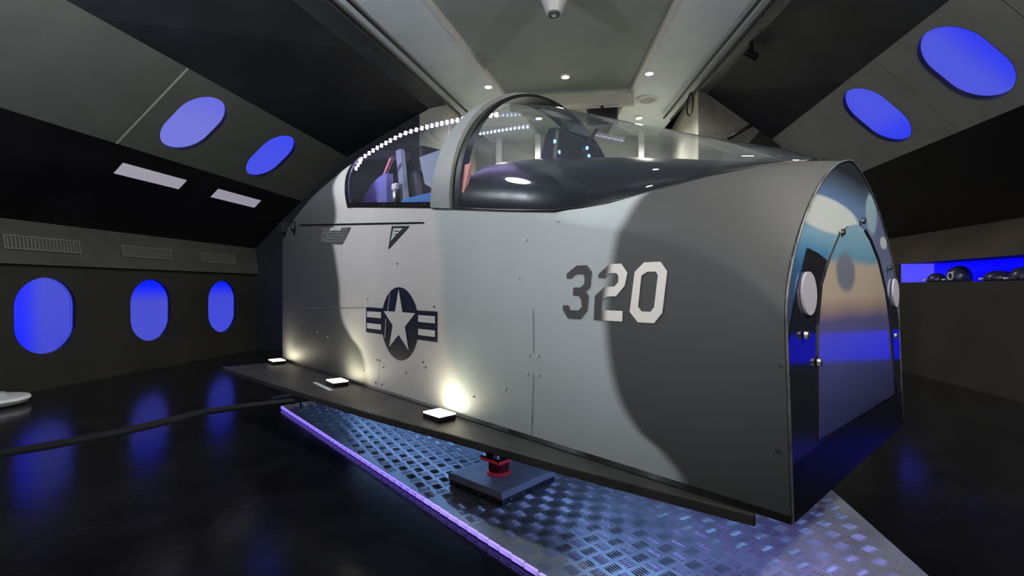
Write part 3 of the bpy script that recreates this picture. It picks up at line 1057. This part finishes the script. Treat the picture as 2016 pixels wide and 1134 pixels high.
# roundel: navy disc and bar outlines, pale star and stripes
RC_, RR = (2.337, .970), .236
disc = [(RC_[0] + RR * math.cos(2 * math.pi * k / 48), RC_[1] + RR * math.sin(2 * math.pi * k / 48)) for k in range(48)]
ro = MB()
ro.add([P(s, OFF, z) for s, z in disc], [tuple(range(48))])
for s0, s1 in ((2.52, 2.805), (1.895, 2.16)):
    ro.add([P(s0, OFF + .0008, .884), P(s1, OFF + .0008, .884), P(s1, OFF + .0008, 1.062), P(s0, OFF + .0008, 1.062)], [(0, 1, 2, 3)])
ro = ro.build('roundel', M_navy, parent=skin, fix=False)
ro['label'] = 'navy roundel with pale star and side bars'
stp = []
for k in range(10):
    a = math.pi / 2 + math.pi * k / 5
    r_ = .213 if k % 2 == 0 else .082
    stp.append((RC_[0] + r_ * math.cos(a), .978 + r_ * math.sin(a) * 1.0))
decal('star', stp, M_starw, ro, OFF - .002)
for s0, s1 in ((2.575, 2.785), (1.915, 2.10)):
    for z0, z1 in ((.912, .950), (.992, 1.034)):
        decal('pale_stripe', [(s0, z0), (s1, z0), (s1, z1), (s0, z1)], M_starw, ro, OFF - .002)
decal('scratch', [(2.452, 1.165), (2.457, 1.165), (2.487, 1.04), (2.480, 1.04)], M_starw, ro, OFF - .0015)
decal('scratch', [(2.503, .99), (2.510, .99), (2.53, .86), (2.523, .86)], M_starw, ro, OFF - .0015)
# rescue triangle, long seam, placard
tri = decal('warning_triangle', [(2.431, 1.612), (2.204, 1.592), (2.479, 1.46)], mat('dark_print', (.03, .032, .032), .5), skin, OFF)
decal('triangle_inside', [(2.405, 1.594), (2.285, 1.584), (2.442, 1.512)], M_palegreen, tri, OFF - .002)
for i in range(3):
    z = 1.578 - .02 * i
    decal('print_line', [(2.395, z), (2.33 + .02 * i, z - .006), (2.33 + .02 * i, z - .012), (2.397, z - .006)], MATS['dark_print'], tri, OFF - .003)
decal('panel_seam', [(4.15, 1.772), (2.04, 1.592), (2.04, 1.601), (4.15, 1.786)], M_black, skin)
pl = decal('placard', [(3.64, 1.585), (3.60, 1.70), (3.052, 1.660), (3.207, 1.541)], M_placard, skin)
decal('placard_tag', [(3.43, 1.690), (3.21, 1.670), (3.23, 1.650), (3.45, 1.668)], M_tag, pl, OFF - .003)
for i in range(4):
    z = 1.645 - .022 * i
    decal('print_line', [(3.52, z + .012), (3.22 + .02 * i, z - .010), (3.22 + .02 * i, z - .016), (3.52, z + .006)], mat('print_grey', (.2, .2, .2), .5), pl, OFF - .003)
M_seam = mat('seam_grey_paint', (.16, .165, .17), .5)  # plain grey for the panel joints
for a, b_ in (((1.097, .80), (1.112, .49)), ((2.610, .68), (2.632, .52)), ((1.10, 1.10), (1.097, .90))):
    decal('panel_seam', [(a[0], a[1]), (a[0] + .004, a[1]), (b_[0] + .004, b_[1]), (b_[0], b_[1])], M_seam, skin)
decal('panel_seam', [(4.2, 1.012), (2.82, 1.062), (2.82, 1.058), (4.2, 1.008)], M_seam, skin)
riv = None
for s, z, dk in ((.045, 1.40, 0), (.03, 1.34, 0), (.02, 1.29, 0), (.022, 1.172, 0), (.029, .963, 0), (.037, .70, 0), (1.07, .89, 0), (1.13, .885, 0), (1.07, .80, 0), (1.14, .795, 0), (1.115, .60, 0),
                 (2.60, .70, 1), (2.64, .70, 1), (2.55, .66, 1), (2.66, .54, 1), (2.57, .54, 1), (2.05, .75, 1), (2.02, .72, 1), (2.25, .66, 1), (1.93, 1.09, 1), (2.62, 1.035, 1), (2.02, 1.035, 1), (2.35, 1.03, 1),
                 (2.78, 1.12, 1), (2.36, 1.36, 1), (3.5, .80, 0), (3.72, .82, 0), (2.85, .60, 1), (1.55, .62, 1), (1.2, 1.25, 0), (1.3, .70, 0), (.95, 1.50, 0), (1.15, 1.43, 0)):
    te = 0
    if s < .06 and z > 1.12:
        te = (z - 1.10) * .42 if z < 1.32 else .10 + (z - 1.32) * .75
    mb = MB()
    r_ = .005 if dk else .007
    k8 = [(s + r_ * math.cos(math.pi * k / 4), z + r_ * math.sin(math.pi * k / 4)) for k in range(8)]
    mb.add([P(a, te - .005, b_) for a, b_ in k8] + [P(a, te + .004, b_) for a, b_ in k8], [tuple(range(8))] + [(i, (i + 1) % 8, 8 + (i + 1) % 8, 8 + i) for i in range(8)])
    mb.build('rivet', M_darkmetal if dk else (M_steel if s < .1 else M_tag), parent=skin)
# small tail camera box and its bracket
tcm = MB().box(P(4.56, -.02, 1.79), (.12, .05, .10)).build('tail_sensor', M_rubber, parent=pod, bevel=.006)
MB().box(P(4.27, -.015, 1.78), (.05, .03, .09)).build('sensor_clip', M_rubber, parent=tcm)
MB().box(P(4.235, -.034, 1.775), (.03, .012, .055)).build('clip_highlight', M_steel, parent=tcm)

# ================================================================== TREAD-PLATE PLATFORM
plat = empty('tread_plate_platform', POD)
tag(plat, 'aluminium tread plate platform lit violet under the cockpit', 'platform')
PL = [(4.65, -.005), (.9, -.17), (-1.0, -.27), (-1.0, -.10), (.124, 1.397), (.45, 1.83), (4.65, 1.75)]
MB().slab([(s, -t) for s, t in PL], 0.0, .03).build('plate', M_diamond, parent=plat)


def inside(s, t, poly):
    c = False
    j = len(poly) - 1
    for i in range(len(poly)):
        if (poly[i][1] > t) != (poly[j][1] > t) and s < (poly[j][0] - poly[i][0]) * (t - poly[i][1]) / (poly[j][1] - poly[i][1]) + poly[i][0]:
            c = not c
        j = i
    return c


tr = MB()
cell = .078
gi = 0
ca, sa = math.cos(math.radians(12)), math.sin(math.radians(12))
for i in range(-40, 80):
    for j in range(-40, 60):
        x, y = i * cell, j * cell
        s, t = ca * x - sa * y, sa * x + ca * y
        if not (inside(s - .04, t - .04, PL) and inside(s + .04, t + .04, PL) and inside(s - .04, t + .04, PL) and inside(s + .04, t - .04, PL)):
            continue
        a = math.radians(12) + (math.pi / 2 if (i + j) % 2 else 0)
        dx, dy = math.cos(a), math.sin(a)
        for k in range(5):
            o_ = (k - 2) * .0135
            cx, cy = s - dy * o_, t + dx * o_
            h = .029
            w = .0042
            b4 = [(cx - dx * h, cy - dy * h), (cx - dy * w, cy + dx * w), (cx + dx * h, cy + dy * h), (cx + dy * w, cy - dx * w)]
            tr.add([P(p[0], p[1], .0302) for p in b4] + [P(cx - dx * h * .55, cy - dy * h * .55, .0345), P(cx + dx * h * .55, cy + dy * h * .55, .0345)],
                   [(0, 1, 4), (0, 4, 3), (1, 2, 5), (1, 5, 4), (2, 3, 5), (3, 4, 5)])
trd = tr.build('raised_treads', M_diamond, parent=plat)
trd['kind'] = 'stuff'
# violet strip light along the near edge
for a, b_, n in (((4.62, .0), (.9, -.165), 44), ((.9, -.165), (-.95, -.262), 18)):
    led_strip([P(a[0], a[1] - .010, .020), P(b_[0], b_[1] - .010, .020)], n, (.074, .010, .022), name='edge_light_strip', m=M_ledp, parent=plat)
# bright rod at the rear corner of the platform
MB().tube([P(4.62, -.10, .12), P(4.40, .10, .19), P(4.36, .16, .20)], .012, 8).build('corner_rod', M_white, parent=plat, smooth=True)
MB().tube([P(4.40, .10, .19), P(4.40, .10, .03)], .010, 6).build('rod_post', M_darkmetal, parent=plat)

# ================================================================== SUPPORT PAD
pad_frame = POD @ Matrix.Translation(P(1.68, .315, .03)) @ Matrix.Rotation(math.radians(5), 4, 'Z')
pad = empty('support_foot', pad_frame)
tag(pad, 'square grey support foot with red edged post under the cockpit', 'support')
MB().box((0, 0, .022), (.43, .46, .036)).build('base_block', mat('dark_speckled_block', (.03, .035, .04), .5, noise=.8, nscale=60), parent=pad, bevel=.004)
MB().box((0, 0, .060), (.44, .47, .040)).build('top_slab', M_padtop, parent=pad, bevel=.006)
for x, y in ((-.2195, .06), (-.2195, -.02), (-.2195, .16), (-.05, .2345), (-.12, .2345)):
    MB().box((x, y, .026), (.006 if abs(y) < .2 else .012, .012 if abs(y) < .2 else .006, .012)).build('bolt_head', M_steel, parent=pad)
po = MB().lathe([(.062, .080), (.062, .155)], (0, .03, 0), 24).build('post', M_darkred, parent=pad, smooth=True, angle=.5)
MB().lathe([(.068, .080), (.070, .084), (.070, .093), (.064, .096)], (0, .03, 0), 24).build('red_ring', M_red, parent=po, smooth=True, angle=.5)
ft = MB().box((0, .03, .166), (.15, .15, .018)).build('flange_red_edge', M_red, parent=pad)
MB().box((0, .03, .181), (.152, .152, .012)).build('flange_top', M_black, parent=ft)
MB().box((0, .03, .27), (.11, .11, .17)).build('load_column', M_black, parent=pad)
MB().hexa([(-.06, .085, .188), (-.02, .085, .188), (-.02, .105, .188), (-.06, .105, .188), (-.055, .09, .225), (-.035, .09, .225), (-.035, .10, .225), (-.055, .10, .225)]).build('pale_wedge', M_white, parent=pad)


# ================================================================== FLOODLIGHTS ON THE STEP
def floodlight(s, t, label, power):
    fr = POD @ Matrix.Translation(P(s, t, ZB - .004)) @ Matrix.Rotation(math.radians(random.uniform(-4, 4)), 4, 'Z')
    e = empty('floodlight', fr)
    tag(e, label, 'floodlight', 'floodlights along the cockpit step')
    MB().box((0, 0, .016), (.155, .115, .030)).build('housing', M_black, parent=e, bevel=.006)
    MB().box((0, 0, .034), (.150, .110, .008)).build('lens', M_flood, parent=e)
    MB().box((0, -.066, .012), (.05, .02, .022)).build('bracket', M_darkmetal, parent=e)
    ld = bpy.data.lights.new('flood_beam', 'AREA')
    ld.shape = 'RECTANGLE'
    ld.size, ld.size_y = .12, .08
    ld.energy = power
    ld.color = (1.0, .93, .66)
    lo = bpy.data.objects.new('flood_beam', ld)
    COL.objects.link(lo)
    lo.parent = e
    lo.location = (0, 0, .045)
    d = Vector((0, -.55, .85))
    lo.rotation_euler = d.to_track_quat('-Z', 'Y').to_euler()
    return e


floodlight(4.43, -.11, 'warm floodlight on the step at the tail of the cockpit', 3.4)
floodlight(3.03, -.12, 'warm floodlight on the step left of the star roundel', 3.4)
floodlight(1.73, -.10, 'warm floodlight on the step below the roundel, nearest the support foot', 1.7)


# ================================================================== CEILING FITTINGS
def downlight(u, v, z, label, watts, group):
    e = empty('ceiling_downlight', room_at(u, v, z))
    tag(e, label, 'downlight', group)
    MB().lathe([(.085, 0), (.085, -.02), (.062, -.028), (.062, -.008)], n=24).build('ring', M_trim, parent=e, smooth=True, angle=.5)
    MB().lathe([(.058, -.010), (.058, -.022), (.03, -.034)], n=20).build('lamp', M_warm, parent=e, smooth=True)
    ld = bpy.data.lights.new('downlight_beam', 'SPOT')
    ld.energy = watts
    ld.spot_size = math.radians(150)
    ld.spot_blend = 1.0
    ld.shadow_soft_size = .06
    ld.color = (1.0, .95, .86)
    lo = bpy.data.objects.new('downlight_beam', ld)
    COL.objects.link(lo)
    lo.parent = e
    lo.location = (0, 0, -.06)
    return e


for u, v, z, lb in ((-1.62, 8.50, ZC - .02, 'leftmost glowing ceiling downlight above the canopy hoop'), (-.28, 8.42, ZC + .04, 'middle glowing ceiling downlight in the grey ceiling panel'), (1.09, 8.34, ZC - .02, 'rightmost glowing ceiling downlight on the pale strip')):
    downlight(u, v, z, lb, DOWNLIGHT_FAR_W * 12, 'ceiling downlights')
for u, v, lb in ((1.75, 2.2, 'beside the nose'), (-.3, .5, 'above the viewer')):  # unseen downlights added to brighten the near half
    downlight(u, v, ZC - (.05 if u > 1 else -.04), 'added ceiling downlight ' + lb + ', out of frame', FILL_DOWNLIGHT_W * 10, 'added downlights out of frame')

def fill_globe(u, v, z, label, watts, col):  # unseen globe lamp, added to raise the light in the hall
    e = empty('fill_globe', room_at(u, v, z))
    tag(e, label, 'added lamp', 'added globes out of frame')
    n = 12
    prof = [(max(.004, .11 * math.sin(math.pi * k / n)), -.11 * math.cos(math.pi * k / n)) for k in range(n + 1)]
    MB().lathe(prof, n=20).build('globe', mat('added_globe_%d' % round(watts * 10), (.8, .8, .8), .5, emit=col, strength=watts * 2.1), parent=e, smooth=True)
    MB().tube([(0, 0, .10), (0, 0, ZC - .02 - z)], .008, 8).build('stem', M_black, parent=e, smooth=True)
    MB().lathe([(.05, .10), (.04, .16), (.012, .18)], n=16).build('cap', M_black, parent=e, smooth=True)
    return e


fill_globe(-2.4, 2.4, 3.1, 'added globe lamp over the left of the hall, out of frame', FILL_GLOBE_W, (.90, .93, 1.0))
fill_globe(2.6, 1.0, 3.6, 'added globe lamp over the right of the hall, out of frame', FILL_GLOBE_W * 1.7, (1.0, .95, .86))
fill_globe(-.9, -2.2, 3.4, 'added globe lamp behind the viewer, out of frame', FILL_GLOBE_W * .25, (1.0, .96, .90))


def fill_spot(loc, aim, watts, cone, label):  # unseen spotlight added to light the cockpit flank
    d = (Vector(aim) - Vector(loc)).normalized()
    e = empty('fill_spotlight', Matrix.Translation(loc) @ d.to_track_quat('-Z', 'Y').to_matrix().to_4x4())
    tag(e, label, 'spotlight')
    MB().lathe([(.05, .20), (.085, .16), (.09, .0), (.10, -.06), (.085, -.06), (.08, -.01)], n=24).build('barrel', M_black, parent=e, smooth=True, angle=.6)
    MB().lathe([(.078, -.012), (.07, -.02)], n=20).build('lens', M_warm, parent=e)
    MB().tube([(0, .10, .05), (0, .16, .08), (0, .60, .35)], .015, 8).build('yoke', M_black, parent=e, smooth=True)
    ld = bpy.data.lights.new('spot_beam', 'SPOT')
    ld.energy = watts
    ld.spot_size = math.radians(cone)
    ld.spot_blend = 1.0
    ld.shadow_soft_size = .08
    ld.color = (.97, .98, 1.0)
    lo = bpy.data.objects.new('spot_beam', ld)
    COL.objects.link(lo)
    lo.parent = e
    lo.location = (0, 0, -.08)
    return e


fill_spot((-1.5, -1.5, 2.5), (.62, 1.95, 1.86), FILL_SPOT_W, 43, 'added black spotlight behind the viewer aimed at the cockpit flank, out of frame')

for u, v, lb in ((-.9, 10.4, 'left'), (1.15, 10.4, 'right')):  # downlights added to brighten the recess behind the glass
    downlight(u, v, ZC + (.04 if u < 0 else -.05), 'added ceiling downlight on the %s of the far recess, behind the windscreen' % lb, DOWNLIGHT_FAR_W * 10, 'added downlights in the far recess')

# conical white projector housing hanging from the ceiling
ch = room_at(*(lambda X, Z: (.9901 * X - .1401 * Z, .1401 * X + .9901 * Z))(.475, 5.6), 4.30)
pj = empty('ceiling_sensor', ch)
tag(pj, 'white conical sensor housing hanging from the ceiling', 'sensor')
MB().lathe([(.085, .0), (.15, .16), (.21, .40), (.22, .49)], n=28).build('housing', M_white, parent=pj, smooth=True, angle=.6)
MB().lathe([(.050, .02), (.066, .004), (.066, -.022), (.050, -.028), (.040, -.010)], n=24).build('lens_ring', mat('grey_ring', (.10, .11, .11), .35), parent=pj, smooth=True, angle=.6)
MB().lathe([(.036, .0), (.034, -.024), (.015, -.034)], n=20).build('lens', mat('pale_lens', (.6, .64, .62), .15), parent=pj, smooth=True)


# cables along the ceiling strips
def cable(tab, du, label, dz=0.0, v0=V0 + 1, v1=9.3, r=.021, extra=None):
    path = []
    for k in range(16):
        v = lerp(v0, v1, k / 15)
        path.append((interp(tab, v) + du, v, ZC - .205 - dz + .004 * math.sin(k * 1.7)))
    if extra:
        path += extra
    o = MB().tube(path, r, 8).build('ceiling_cable', M_black, frame=ROOM, smooth=True)
    tag(o, label, 'cable', 'black cables along the ceiling strips')
    return o


cable(kL, .26, 'black cable on the left ceiling strip, nearer the centre', dz=-.04)
cable(kL, .11, 'black cable on the left ceiling strip, nearer the wall')
cable(kR, -.23, 'black cable on the right ceiling strip, nearer the centre', dz=-.04, v1=10.2)
cable(kR, -.10, 'black cable on the right ceiling strip, nearer the wall', v1=10.2)
lp = []
for k in range(13):
    a = math.pi * 2 * k / 12
    lp.append((1.86 - .02 + .05 * math.sin(a), 8.75 + .18 * math.sin(a * .5), 4.52 - .17 * (1 - math.cos(a)) * 1.0))
tag(MB().tube(lp, .014, 8).build('cable_loop', M_black, frame=ROOM, smooth=True), 'loop of black cable hanging at the end of the right cables', 'cable')

# black track spotlight on the right soffit
ts = empty('track_spotlight', room_at(2.27, 7.1, 4.36, .4))
tag(ts, 'small black spotlight on the right ceiling edge', 'spotlight')
MB().tube([(-.09, 0, .02), (.07, 0, -.03)], [.045, .055], 16).build('barrel', M_black, parent=ts, smooth=True, angle=.6)
MB().box((0, 0, .10), (.05, .03, .16)).build('bracket', M_black, parent=ts)
MB().tube([(.068, 0, -.029), (.072, 0, -.030)], .042, 14).build('front_glass', M_steel, parent=ts)

# far recess: beam, screen, round speaker, posts
bm_ = empty('lintel_beam', room_at(-.3, 9.15, 4.48))
tag(bm_, 'cream beam across the far end of the grey ceiling', 'beam')
MB().box((.1, 0, .12), (2.26, .12, .20)).build('beam', M_cream, parent=bm_, bevel=.01)
sn = empty('wall_screen', room_at(.36, 9.12, 4.16))
tag(sn, 'dark rectangular screen under the far beam', 'screen')
MB().box((0, 0, .15), (.56, .05, .30)).build('casing', M_black, parent=sn, bevel=.01)
MB().box((0, -.028, .15), (.50, .006, .25)).build('screen_face', mat('screen_black', (.012, .013, .014), .15), parent=sn)
MB().box((0, 0, .32), (.05, .04, .06)).build('hanger', M_black, parent=sn)
sp_ = empty('ceiling_speaker', room_at(1.20, 9.45, ZC - .045))
tag(sp_, 'round white ceiling speaker beyond the right downlight', 'speaker')
MB().lathe([(.20, .0), (.20, -.02), (.17, -.03)], n=28).build('grille', M_white, parent=sp_, smooth=True, angle=.5)
MB().lathe([(.15, -.028), (.14, -.034)], n=24).build('cone', M_tag, parent=sp_)
for u0, lb in ((-1.9, 'pale upright post left in the far recess'), (-1.0, 'pale upright post behind the canopy hoop'), (1.3, 'pale upright post right in the far recess')):
    pt = MB().box((u0, 11.3, 2.35), (.12, .12, 4.7)).build('recess_post', M_trim, frame=ROOM)
    tag(pt, lb, 'post', 'posts in the far recess')
# dark triangular vent and bar on the far wall at right
vt = MB().add([(2.74, VE - .055, 3.60), (3.32, VE - .055, 3.56), (3.08, VE - .055, 3.97), (2.74, VE - .02, 3.60), (3.32, VE - .02, 3.56), (3.08, VE - .02, 3.97)], [(0, 1, 2), (5, 4, 3), (0, 3, 4, 1), (1, 4, 5, 2), (2, 5, 3, 0)]).build('wall_vent', M_black, frame=ROOM)
tag(vt, 'black triangular opening high on the far wall at right', 'vent')
br = MB().tube([(2.45, VE - .06, 3.74), (3.09, VE - .06, 4.10)], .028, 8).build('wall_rail', M_black, frame=ROOM, smooth=True)
tag(br, 'thin black slanting rail above the triangular opening', 'rail')

# ================================================================== LEFT WALL FITTINGS
for vc, lb in ((5.0, 'long ventilation grille above the nearest left window'), (6.41, 'bright rimmed ventilation grille above the middle left window'), (7.83, 'dim ventilation grille above the farthest left window')):
    T = ROOM @ Matrix.Translation((WU + .015, vc, 1.71)) @ Matrix.Rotation(math.radians(-9.1), 4, 'Y')
    e = empty('vent_grille', T)
    tag(e, lb, 'vent', 'wall ventilation grilles')
    MB().box((.006, 0, 0), (.012, .80, .145)).build('backing', mat('vent_grey', (.075, .08, .07), .5), parent=e)
    fm = MB()
    for y, z, dy, dz in ((0, .073, .84, .018), (0, -.073, .84, .018), (.411, 0, .018, .13), (-.411, 0, .018, .13)):
        fm.box((.012, y, z), (.026, dy, dz))
    fm.build('frame', mat('vent_rim', (.14, .145, .13), .45), parent=e)
    sl = MB().box((0, 0, 0), (.012, .014, .125)).build('slat', MATS['vent_rim'], parent=e)
    sl.location = (.016, -.38, 0)
    for k in range(1, 20):
        o = bpy.data.objects.new('slat', sl.data)
        COL.objects.link(o)
        o.parent = e
        o.location = (.016, -.38 + .04 * k, 0)

ang = math.atan2(B_[1] - A_[1], B_[0] - A_[0])
for (v0, v1), lb in (((5.26, 6.23), 'bright panel on the black band, nearer of the two'), ((6.84, 7.85), 'bright panel on the black band, farther of the two')):
    T = ROOM @ Matrix.Translation((-5.565, (v0 + v1) / 2, 2.668)) @ Matrix.Rotation(-ang, 4, 'Y')
    e = empty('bright_panel', T)
    tag(e, lb, 'panel light', 'bright panels on the black band')  # pale panel with a weak emission
    MB().box((0, 0, -.008), (.19, v1 - v0 + .02, .03)).build('frame', M_black, parent=e)
    MB().box((0, 0, -.026), (.175, v1 - v0, .008)).build('panel_face', M_brightp, parent=e)

# white round plinth at the left edge, floor strip
pn = empty('round_plinth', room_at(-5.93, 4.25, 0))
tag(pn, 'white round low plinth at the left edge of the floor', 'plinth')
MB().lathe([(.18, 0), (.25, .02), (.28, .06), (.27, .085), (.22, .095)], n=32).build('disc', M_white, parent=pn, smooth=True, angle=.7)
MB().lathe([(.10, .094), (.09, .13), (.05, .14)], n=20).build('cap', M_tag, parent=pn, smooth=True, angle=.7)
FS = [(-4.15, 3.49), (-3.70, 3.60), (-3.53, 3.77), (-3.26, 4.12), (-3.11, 4.45), (-2.99, 4.77), (-2.76, 4.99), (-2.47, 5.18), (-2.31, 5.25)]
mb = MB()
nfs = len(FS)
L_, R_ = [], []
for i, (x, y) in enumerate(FS):
    a, b_ = FS[max(0, i - 1)], FS[min(nfs - 1, i + 1)]
    d = Vector((b_[0] - a[0], b_[1] - a[1])).normalized()
    L_.append((x - d.y * .085, y + d.x * .085))
    R_.append((x + d.y * .085, y - d.x * .085))
mb.slab(L_ + R_[::-1], 0.0005, .012)
tag(mb.build('floor_cable_cover', M_rubber), 'matt black cable cover curving across the floor from the platform', 'cable cover')

# ================================================================== DARK OBJECTS IN THE BLUE SLOT
M_slotobj = mat('dark_blue_grey', (.02, .02, .06), .3)
for v, hgt, rx, lb, ring in ((7.42, .12, .16, 'low dark object with pale fittings at the far end of the blue slot', 0), (7.02, .20, .20, 'tall dark object with a ring in the blue slot', 1),
                             (6.42, .12, .20, 'flat dark dome in the middle of the blue slot', 0), (6.08, .15, .20, 'rounded dark dome nearest the right edge of the blue slot', 0)):
    e = empty('display_object', room_at(RW + .16, v, 1.28))
    tag(e, lb, 'display object', 'dark objects displayed in the blue slot')
    MB().lathe([(rx * .62, 0), (rx * .66, .02), (rx * .64, hgt * .45), (rx * .5, hgt * .78), (rx * .25, hgt * .96), (.01, hgt)], n=24).build('shell', M_slotobj, parent=e, smooth=True)
    MB().box((-rx * .55, 0, .018), (rx * .35, rx * .8, .018)).build('brim', M_slotobj, parent=e, bevel=.006)
    if ring:
        mb = MB()
        mb.tube([(-rx * .7, -.06 + .045 * math.cos(2 * math.pi * k / 16), .07 + .045 * math.sin(2 * math.pi * k / 16)) for k in range(17)], .010, 6)
        mb.build('ring', mat('blue_grey_metal', (.4, .4, .5), .3, metal=.8), parent=e, smooth=True)
    MB().box((-rx * .72, .05, .028), (.02, .05, .02)).build('buckle', mat('blue_grey_metal'), parent=e)

bpy.context.view_layer.update()
